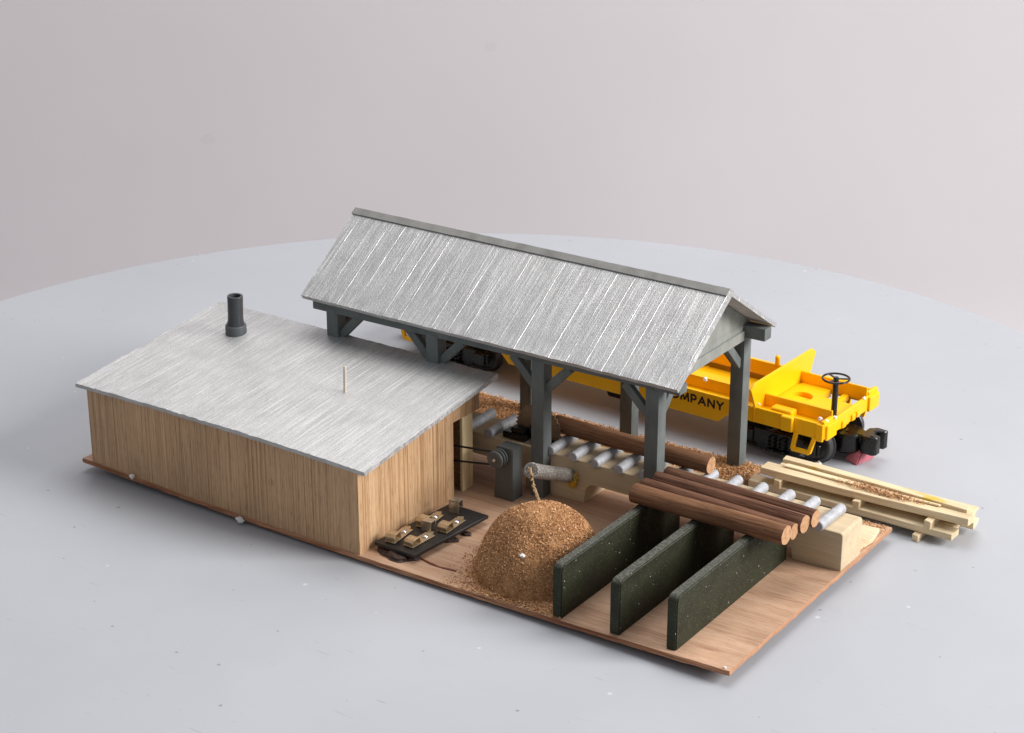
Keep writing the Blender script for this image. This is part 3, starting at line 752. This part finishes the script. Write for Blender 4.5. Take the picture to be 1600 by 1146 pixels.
# solid bed under the strip chips
m = MB(); t = bmesh.new(); nx, ny = 110, 40; g = {}
for i in range(nx+1):
    for j in range(ny+1):
        x = 9.0+(27.9-9.0)*i/nx; y = 12.25+(18.42-12.25)*j/ny
        e = min(i, nx-i, j, ny-j)
        h = .05+.13*max(0, noise.noise(Vector((x*.8, y*.8, 4))))+.05*noise.noise(Vector((x*4, y*4, 2)))
        g[i, j] = t.verts.new((x+(.06*noise.noise(Vector((x*3, y*3, 0))) if e == 0 else 0), y, zb(x)+(h if e > 0 else -.02)))
for i in range(nx):
    for j in range(ny): t.faces.new((g[i, j], g[i+1, j], g[i+1, j+1], g[i, j+1]))
m._merge(t, 0)
t = bmesh.new(); pts = []
while len(pts) < 21000:
    r_ = f_strip()
    if r_: pts.append((Vector(r_), None))
chips(t, pts, .06, .17, .6); m._merge(t, 1)
o = m.build('ground_sawdust', ['dustbed', 'dust'], None, smooth=0)
tag(o, 'sawdust covering the rear strip of the base behind the log bed', 'sawdust', kind='stuff')
def f_edge():
    x = random.uniform(28, 35.9); y = random.uniform(12.3, 15.4)
    if random.random() > .35 and not (y > 14.6): return None
    return x, y, zb(x)+abs(random.gauss(0, .03))+.01
o = scatter('loose_sawdust', 2600, f_edge, .06, .16); tag(o, 'thin loose sawdust on the base between log bed and lumber stack', 'sawdust')
def f_plank():
    x = random.gauss(34.6, 1.0); y = random.gauss(17.1, .16)
    if not 32 < x < 37: return None
    return x, y, 1.46+abs(random.gauss(0, .05))
o = scatter('loose_sawdust', 1300, f_plank, .06, .16); tag(o, 'small heap of sawdust lying on the upper planks of the lumber stack', 'sawdust')
o = scatter('loose_sawdust', 900, f_back, .06, .16); tag(o, 'loose sawdust in the shade behind the mound', 'sawdust')

# ------------------------------------------------------------------ railcar (local frame: x along the car, y across, z up)
SC = -13.2
car = thing('railcar', 'yellow model flatcar with black trucks parked behind the pavilion', 'railcar', (30+SC*math.cos(-.036), 22.91+SC*math.sin(-.036), 0), -.036)
ORG[car.name] = None
HW, HI, ZB, ZT, ZW = 2.83, 1.90, 1.82, 2.64, 3.06
X = lambda s: s-SC
def part(mb, name, mat='yellow', parent=None, **k): return mb.build(name, mat, parent or car, **k)
LX = X(-26.75); RXe = X(.33)
BH = 9.6                                                   # bulkheads at +-BH from the middle
for sg in (-1, 1):
    y0, y1 = sorted((sg*HW, sg*(HW-.16)))
    for ex in (-1, 1):
        a, b = sorted((ex*(BH-1.3), ex*13.45))
        m = MB(); m.box((a, y0, ZB), (b, y1, ZT), .025)
        for xx in (9.45, 9.62): m.box((ex*xx-.03, min(sg*(HW-.02), sg*(HW+.05)), ZB+.02), (ex*xx+.03, max(sg*(HW-.02), sg*(HW+.05)), ZT-.01))
        for xx in (10.2, 12.35): m.box((ex*xx-.02, min(sg*(HW-.02), sg*(HW+.02)), ZB+.04), (ex*xx+.02, max(sg*(HW-.02), sg*(HW+.02)), ZT-.03))
        # corner casting
        a, b = sorted((ex*13.12, ex*13.5)); m.box((a, min(sg*(HW-.02), sg*(HW+.12)), ZB-.06), (b, max(sg*(HW-.02), sg*(HW+.12)), ZT+.02), .03)
        part(m, 'side_sill')
        m = MB(); a, b = sorted((ex*11.22, ex*11.86)); c, d = sorted((sg*(HW-.01), sg*(HW+.24)))
        m.box((a, c, ZB+.08), (b, d, ZT+.02), .04); m.box((a+.12, c+.07, ZT-.05), (b-.12, d-.07, ZT+.024), mat=0)
        a, b = sorted((ex*10.4, ex*11.6)); c, d = sorted((sg*(HW-.75), sg*(HW-.17))); m.box((a, c, 2.2), (b, d, ZT+.14), .05)
        part(m, 'stake_pocket')
        # stirrup step
        m = MB(); yy = sg*(HW-.02); a, b = ex*12.0, ex*13.02; zs = .98 if ex > 0 else 1.18
        for p, q in (((a, yy, ZB+.05), (a-ex*.14, yy+sg*.06, zs)), ((b, yy, ZB+.05), (b-ex*.24, yy+sg*.06, zs)), ((a-ex*.17, yy+sg*.06, zs+.02), (b-ex*.21, yy+sg*.06, zs+.02))):
            m.bar(p, q, .2, .2, (0, 1, 0), .02)
        part(m, 'stirrup')
    # deep middle side panel
    yy = sg*HW; th = -sg*.14
    m = MB(); m.prism([(-6.15, yy, 1.86), (-5.6, yy, 1.31), (7.55, yy, 1.31), (8.15, yy, 1.86), (8.28, yy, ZT+.04), (-8.28, yy, ZT+.04), (-8.28, yy, 1.86)], (0, th, 0), bevel=.02)
    pn = part(m, 'side_panel')
    if sg < 0:
        arc = lambda a0, a1: [(.5+.5*math.cos(math.radians(a0+(a1-a0)*k/14)), .5+.5*math.sin(math.radians(a0+(a1-a0)*k/14))) for k in range(15)]
        glyph = {'C': (.78, [arc(48, 312)]), 'O': (.92, [arc(0, 360)]), 'M': (.92, [[(0, 0), (.10, 1), (.5, .12), (.90, 1), (1, 0)]]),
                 'P': (.56, [[(0, 0), (0, 1), (.62, 1), (.9, .88), (.98, .70), (.9, .52), (.62, .42), (0, .42)]]),
                 'A': (.80, [[(0, 0), (.5, 1), (1, 0)], [(.2, .32), (.8, .32)]]), 'N': (.72, [[(0, 0), (0, 1), (1, 0), (1, 1)]]), 'Y': (.72, [[(0, 1), (.5, .46), (1, 1)], [(.5, .46), (.5, 0)]])}
        Hh = .40; gap = .17; tot = sum(glyph[c][0] for c in 'COMPANY')*Hh; x_ = X(-9.05)+.05; k_ = (X(-5.38)-x_-6*gap)/tot
        m = MB(); d_ = 0
        for c in 'COMPANY':
            w_ = glyph[c][0]*Hh*k_
            for line in glyph[c][1]:
                for p, q in zip(line, line[1:]):
                    d_ += .00015; a_ = Vector((x_+p[0]*w_, -HW-.004-d_, 2.0+p[1]*Hh)); b_ = Vector((x_+q[0]*w_, -HW-.004-d_, 2.0+q[1]*Hh))
                    e_ = (b_-a_).normalized()*.035
                    m.bar(a_-e_, b_+e_, .012, .10, (0, 0, 1) if abs((b_-a_).normalized().z) < .9 else (1, 0, 0)) if abs((b_-a_).normalized().z) < .9 else m.bar(a_-e_, b_+e_, .10, .012, (0, 1, 0))
            x_ += w_+gap
        part(m, 'lettering', 'letter', pn, smooth=0)
    # raised inner wall
    a, b = sorted((sg*HI, sg*(HI-.1)))
    m = MB(); m.box((-13.35, a, 2.3), (13.42, b, ZW), .02)
    part(m, 'inner_wall')
    m = MB(); a, b = sorted((sg*(HW-.15), sg*(HI-.05)))
    m.box((-13.3, a, 2.3), (13.35, b, 2.42)); part(m, 'side_ledge')
for ex in (-1, 1):
    # bulkhead plate
    pts = [(-HW, ZB+.3), (-HW, ZT), (-3.32, 3.66), (-2.92, 3.94), (2.92, 3.94), (3.32, 3.66), (HW, ZT), (HW, ZB+.3)]
    m = MB(); x0 = ex*(BH-.05); m.prism([(x0, y, z) for y, z in pts], (ex*.12, 0, 0), bevel=.02); part(m, 'bulkhead')
    # end deck with hole
    t = bmesh.new(); n = 28; hx, hy, hr = ex*10.65, .1*ex, .58; xa, xb = ex*9.7, ex*11.45
    ring = [(hx+hr*math.cos(2*math.pi*k/n), hy+hr*math.sin(2*math.pi*k/n)) for k in range(n)]
    outer = []
    for k in range(n):
        c, s_ = math.cos(2*math.pi*k/n), math.sin(2*math.pi*k/n)
        lx = (max(xa, xb)-hx) if c > 0 else (hx-min(xa, xb)); ly = (1.79-hy) if s_ > 0 else (hy+1.79)
        f = min(lx/abs(c) if abs(c) > 1e-6 else 1e9, ly/abs(s_) if abs(s_) > 1e-6 else 1e9); outer.append((hx+c*f, hy+s_*f))
    zt_, zb_ = 2.48, 2.1
    rt, ro = [t.verts.new((*p, zt_)) for p in ring], [t.verts.new((*p, zt_)) for p in outer]; rb, rob = [t.verts.new((*p, zb_)) for p in ring], [t.verts.new((*p, zb_)) for p in outer]
    for k in range(n):
        j = (k+1) % n
        t.faces.new((rt[k], ro[k], ro[j], rt[j])); t.faces.new((rt[k], rt[j], rb[j], rb[k])); t.faces.new((ro[k], rob[k], rob[j], ro[j])); t.faces.new((rb[k], rb[j], rob[j], rob[k]))
    bmesh.ops.recalc_face_normals(t, faces=t.faces)
    m = MB(); m._merge(t, 0)
    a, b = sorted((ex*11.4, ex*13.3)); m.box((a, -1.79, 2.1), (b, .75, 2.46), .03)
    a, b = sorted((ex*12.15, ex*12.45)); m.box((a, .7, 2.12), (b, 1.8, 2.44), .02)
    a, b = sorted((ex*10.0, ex*11.3)); m.box((a, -1.0, 1.6), (b, 1.0, 2.1))
    part(m, 'end_deck', smooth=30)
    # end sill
    m = MB(); a, b = sorted((ex*13.36, ex*13.53)); m.box((a, -HW+.0, ZB+.05), (b, HW, ZT-.02), .03)
    for k in (1, 3, 4): a, b = sorted((ex*13.5, ex*13.63)); m.box((a, -1.55+k*.5, ZB+.02+.02*k), (b, -1.2+k*.5, ZT-.40), .03)
    a, b = sorted((ex*13.5, ex*13.66)); m.box((a, -HW+.1, ZB-.02), (b, -1.75, ZT-.06), .03); m.box((a, 1.75, ZB-.02), (b, HW-.05, ZT-.06), .03)
    a, b = sorted((ex*13.3, ex*13.5)); 
    for sg in (-1, 1): m.box((a, min(sg*HW, sg*HI), ZT-.03), (b, max(sg*HW, sg*HI), ZT+.16), .03)
    part(m, 'end_sill')
    # brake wheel only on this end
    if ex == 1:
        bx_, by_ = X(.02), -1.33
        m = MB(); m.torus((bx_, by_, 4.55), .66, .055, n=36); m.cyl((bx_, by_, 4.44), (bx_, by_, 4.62), .14, n=14, bevel=.02)
        for k in range(3):
            an = .5+k*2.094; m.bar((bx_, by_, 4.53), (bx_+.64*math.cos(an), by_+.64*math.sin(an), 4.55), .08, .06)
        bw = part(m, 'brake_wheel', 'black')
        m = MB(); m.cyl((bx_, by_, 2.3), (bx_, by_, 4.46), .15, n=16); part(m, 'stem', 'black', bw)
    # truck
    tc = 10.75 if ex > 0 else -9.73
    tr = bpy.data.objects.new('truck', None); COL.objects.link(tr); tr.parent = car; tr.location = (tc*S, 0, 0)
    m = MB(); m.box((-.5, -1.2, .75), (.5, 1.2, 1.45), .06); m.box((-2.1, -.35, .8), (2.1, .35, 1.2), .06); m.cyl((0, 0, 1.4), (0, 0, 1.75), .6, n=20); m.box((-1.1, -1.6, .35), (1.1, 1.6, .6), .05)
    part(m, 'bolster', 'black', tr)
    for sg in (-1, 1):
        yy = sg*2.02; m = MB()
        m.prism([(-2.3, yy, .62), (-2.3, yy, 1.2), (-1.3, yy, 1.32), (1.3, yy, 1.32), (2.3, yy, 1.2), (2.3, yy, .62), (1.5, yy, .72), (1.0, yy, .22), (-1.0, yy, .22), (-1.5, yy, .72)], (0, sg*.28, 0), bevel=.03)
        for xx in (-1.78, 1.78): m.box((xx-.36, min(yy, yy+sg*.42), .55), (xx+.36, max(yy, yy+sg*.42), 1.22), .05)
        for k in range(4): m.torus((-.3, yy+sg*.36, .42+k*.2), .17, .05, n=16, m=6); m.torus((.3, yy+sg*.36, .42+k*.2), .17, .05, n=16, m=6)
        m.box((-.6, min(yy, yy+sg*.5), .3), (.6, max(yy, yy+sg*.5), .4), .02)
        part(m, 'side_frame', 'black', tr)
    for xx in (-1.78, 1.78):
        for sg in (-1, 1):
            m = MB(); yy = sg*1.52
            m.lathe((xx, yy, .93), (0, sg, 0), [(.2, -.12), (.98, -.12), (1.0, -.08), (1.0, -.04), (.90, 0), (.88, .3), (.84, .33), (.74, .33), (.70, .24), (.30, .22), (.24, .34), (.16, .36)], 40); part(m, 'wheel', 'wheel', tr)
        m = MB(); m.cyl((xx, -1.5, .93), (xx, 1.5, .93), .14, n=12); part(m, 'axle', 'black', tr)
    # coupler
    m = MB(); o_ = ex*13.3
    m.box((min(o_, o_+ex*1.3), -.34, .95), (max(o_, o_+ex*1.3), .34, 1.45), .06)
    m.cyl((o_+ex*.12, 0, .42), (o_+ex*.12, 0, 1.42), .88, n=36, bevel=.14)
    m.prism([(o_+ex*1.0, -.42, .62), (o_+ex*1.15, -.62, .62), (o_+ex*1.75, -.66, .62), (o_+ex*1.95, -.5, .62), (o_+ex*1.95, -.1, .62), (o_+ex*1.55, -.08, .62), (o_+ex*1.45, .3, .62), (o_+ex*1.9, .42, .62), (o_+ex*1.95, .74, .62), (o_+ex*1.35, .78, .62), (o_+ex*1.0, .45, .62)], (0, 0, .95), bevel=.05)
    m.cyl((o_+ex*1.62, -.38, .55), (o_+ex*1.62, -.38, 1.62), .12, n=14, bevel=.03)
    part(m, 'coupler', 'black')
m = MB(); m.box((-BH+.02, -1.82, 1.75), (BH-.02, 1.82, 2.0), .02)
for k in range(-4, 5): m.box((k*2.1-.06, -1.8, 2.0), (k*2.1+.06, 1.8, 2.04))
part(m, 'floor')
m = MB(); m.box((-13.2, -.45, 1.5), (13.2, .45, 2.3), .03); part(m, 'centre_sill')
m = MB(); m.cyl((X(-13.1), -1.5, .95), (X(-11.0), -1.5, .95), .5, n=24, bevel=.18); m.box((X(-12.6), -1.7, 1.3), (X(-11.5), -1.3, 1.8)); part(m, 'air_tank', 'black')
m = MB(); m.cyl((X(-4.95), HI-.05, 3.0), (X(-4.95), HI-.05, 3.58), .13, n=14, bevel=.07); part(m, 'locating_pin')

m = MB(); m.prism([(30.25, 22.3, 0), (31.25, 21.95, 0), (31.35, 23.2, 0), (30.5, 23.7, 0)], (0, 0, .02)); 
m.bm.clear(); t = bmesh.new()
bt = [(30.3, 22.35, .005), (31.2, 21.95, .005), (31.55, 23.3, .005), (30.6, 23.75, .005)]; tp = [(30.75, 22.55, .62), (31.3, 22.3, .62), (31.55, 23.25, .62), (30.95, 23.55, .62)]
a = [t.verts.new(p) for p in bt]; b = [t.verts.new(p) for p in tp]; t.faces.new(a[::-1]); t.faces.new(b)
for k in range(4): t.faces.new((a[k], a[(k+1) % 4], b[(k+1) % 4], b[k]))
bmesh.ops.bevel(t, geom=t.edges[:], offset=.07, segments=2, affect='EDGES'); m._merge(t, 0)
tag(m.build('rubber_wedge', 'pink', None), 'pink rubber wedge on the table under the black coupler', 'eraser')

# ------------------------------------------------------------------ foam beads
def world(s, t_, z):
    c, n_ = math.cos(-.036), math.sin(-.036); return (30+s*c-t_*n_, 22.91+s*n_+t_*c, z)
beads = [((3.46, -.12, .66), .13, 'small white foam bead on the base edge near the left end of the shed'),
         ((10.36, -.16, .28), .17, 'white foam bead by the base edge at the middle of the shed front'),
         (world(-.12, -2.42, .26), .20, 'white foam bead on the table against the railcar wheel'),
         (world(-.25, -2.2, 2.62), .13, 'white foam bead in the corner beside the raised wall of the railcar'),
         (world(.22, -2.5, 2.74), .10, 'white foam bead on the near corner of the railcar end sill'),
         (world(.3, -1.75, 2.7), .10, 'white foam bead on the railcar end sill below the brake wheel'),
         (world(-7.0, -1.92, 2.98), .11, 'white foam bead on the railcar wall above the lettering'),
         (world(.3, 1.35, 2.66), .09, 'white foam bead on the far half of the railcar end sill'),
         (world(-3.5, -2.55, 2.72), .07, 'tiny white foam bead at the foot of the yellow bulkhead'),
         ((25.3, 1.15, 2.2), .13, 'white foam flake half buried in the front of the sawdust mound'),
         ((35.75, .12, .70), .06, 'tiny white foam bead at the bare front corner of the plywood base')]
for i, (p, r_, lb) in enumerate(beads):
    if not r_: continue
    m = MB(); m.blob((0, 0, 0), r_, .75, 3, seed=i*3.1, squash=(1, .8, .85)); tag(m.build('foam_bead', 'foam', None, loc=p, smooth=60), lb, 'foam bead', 'white foam beads')
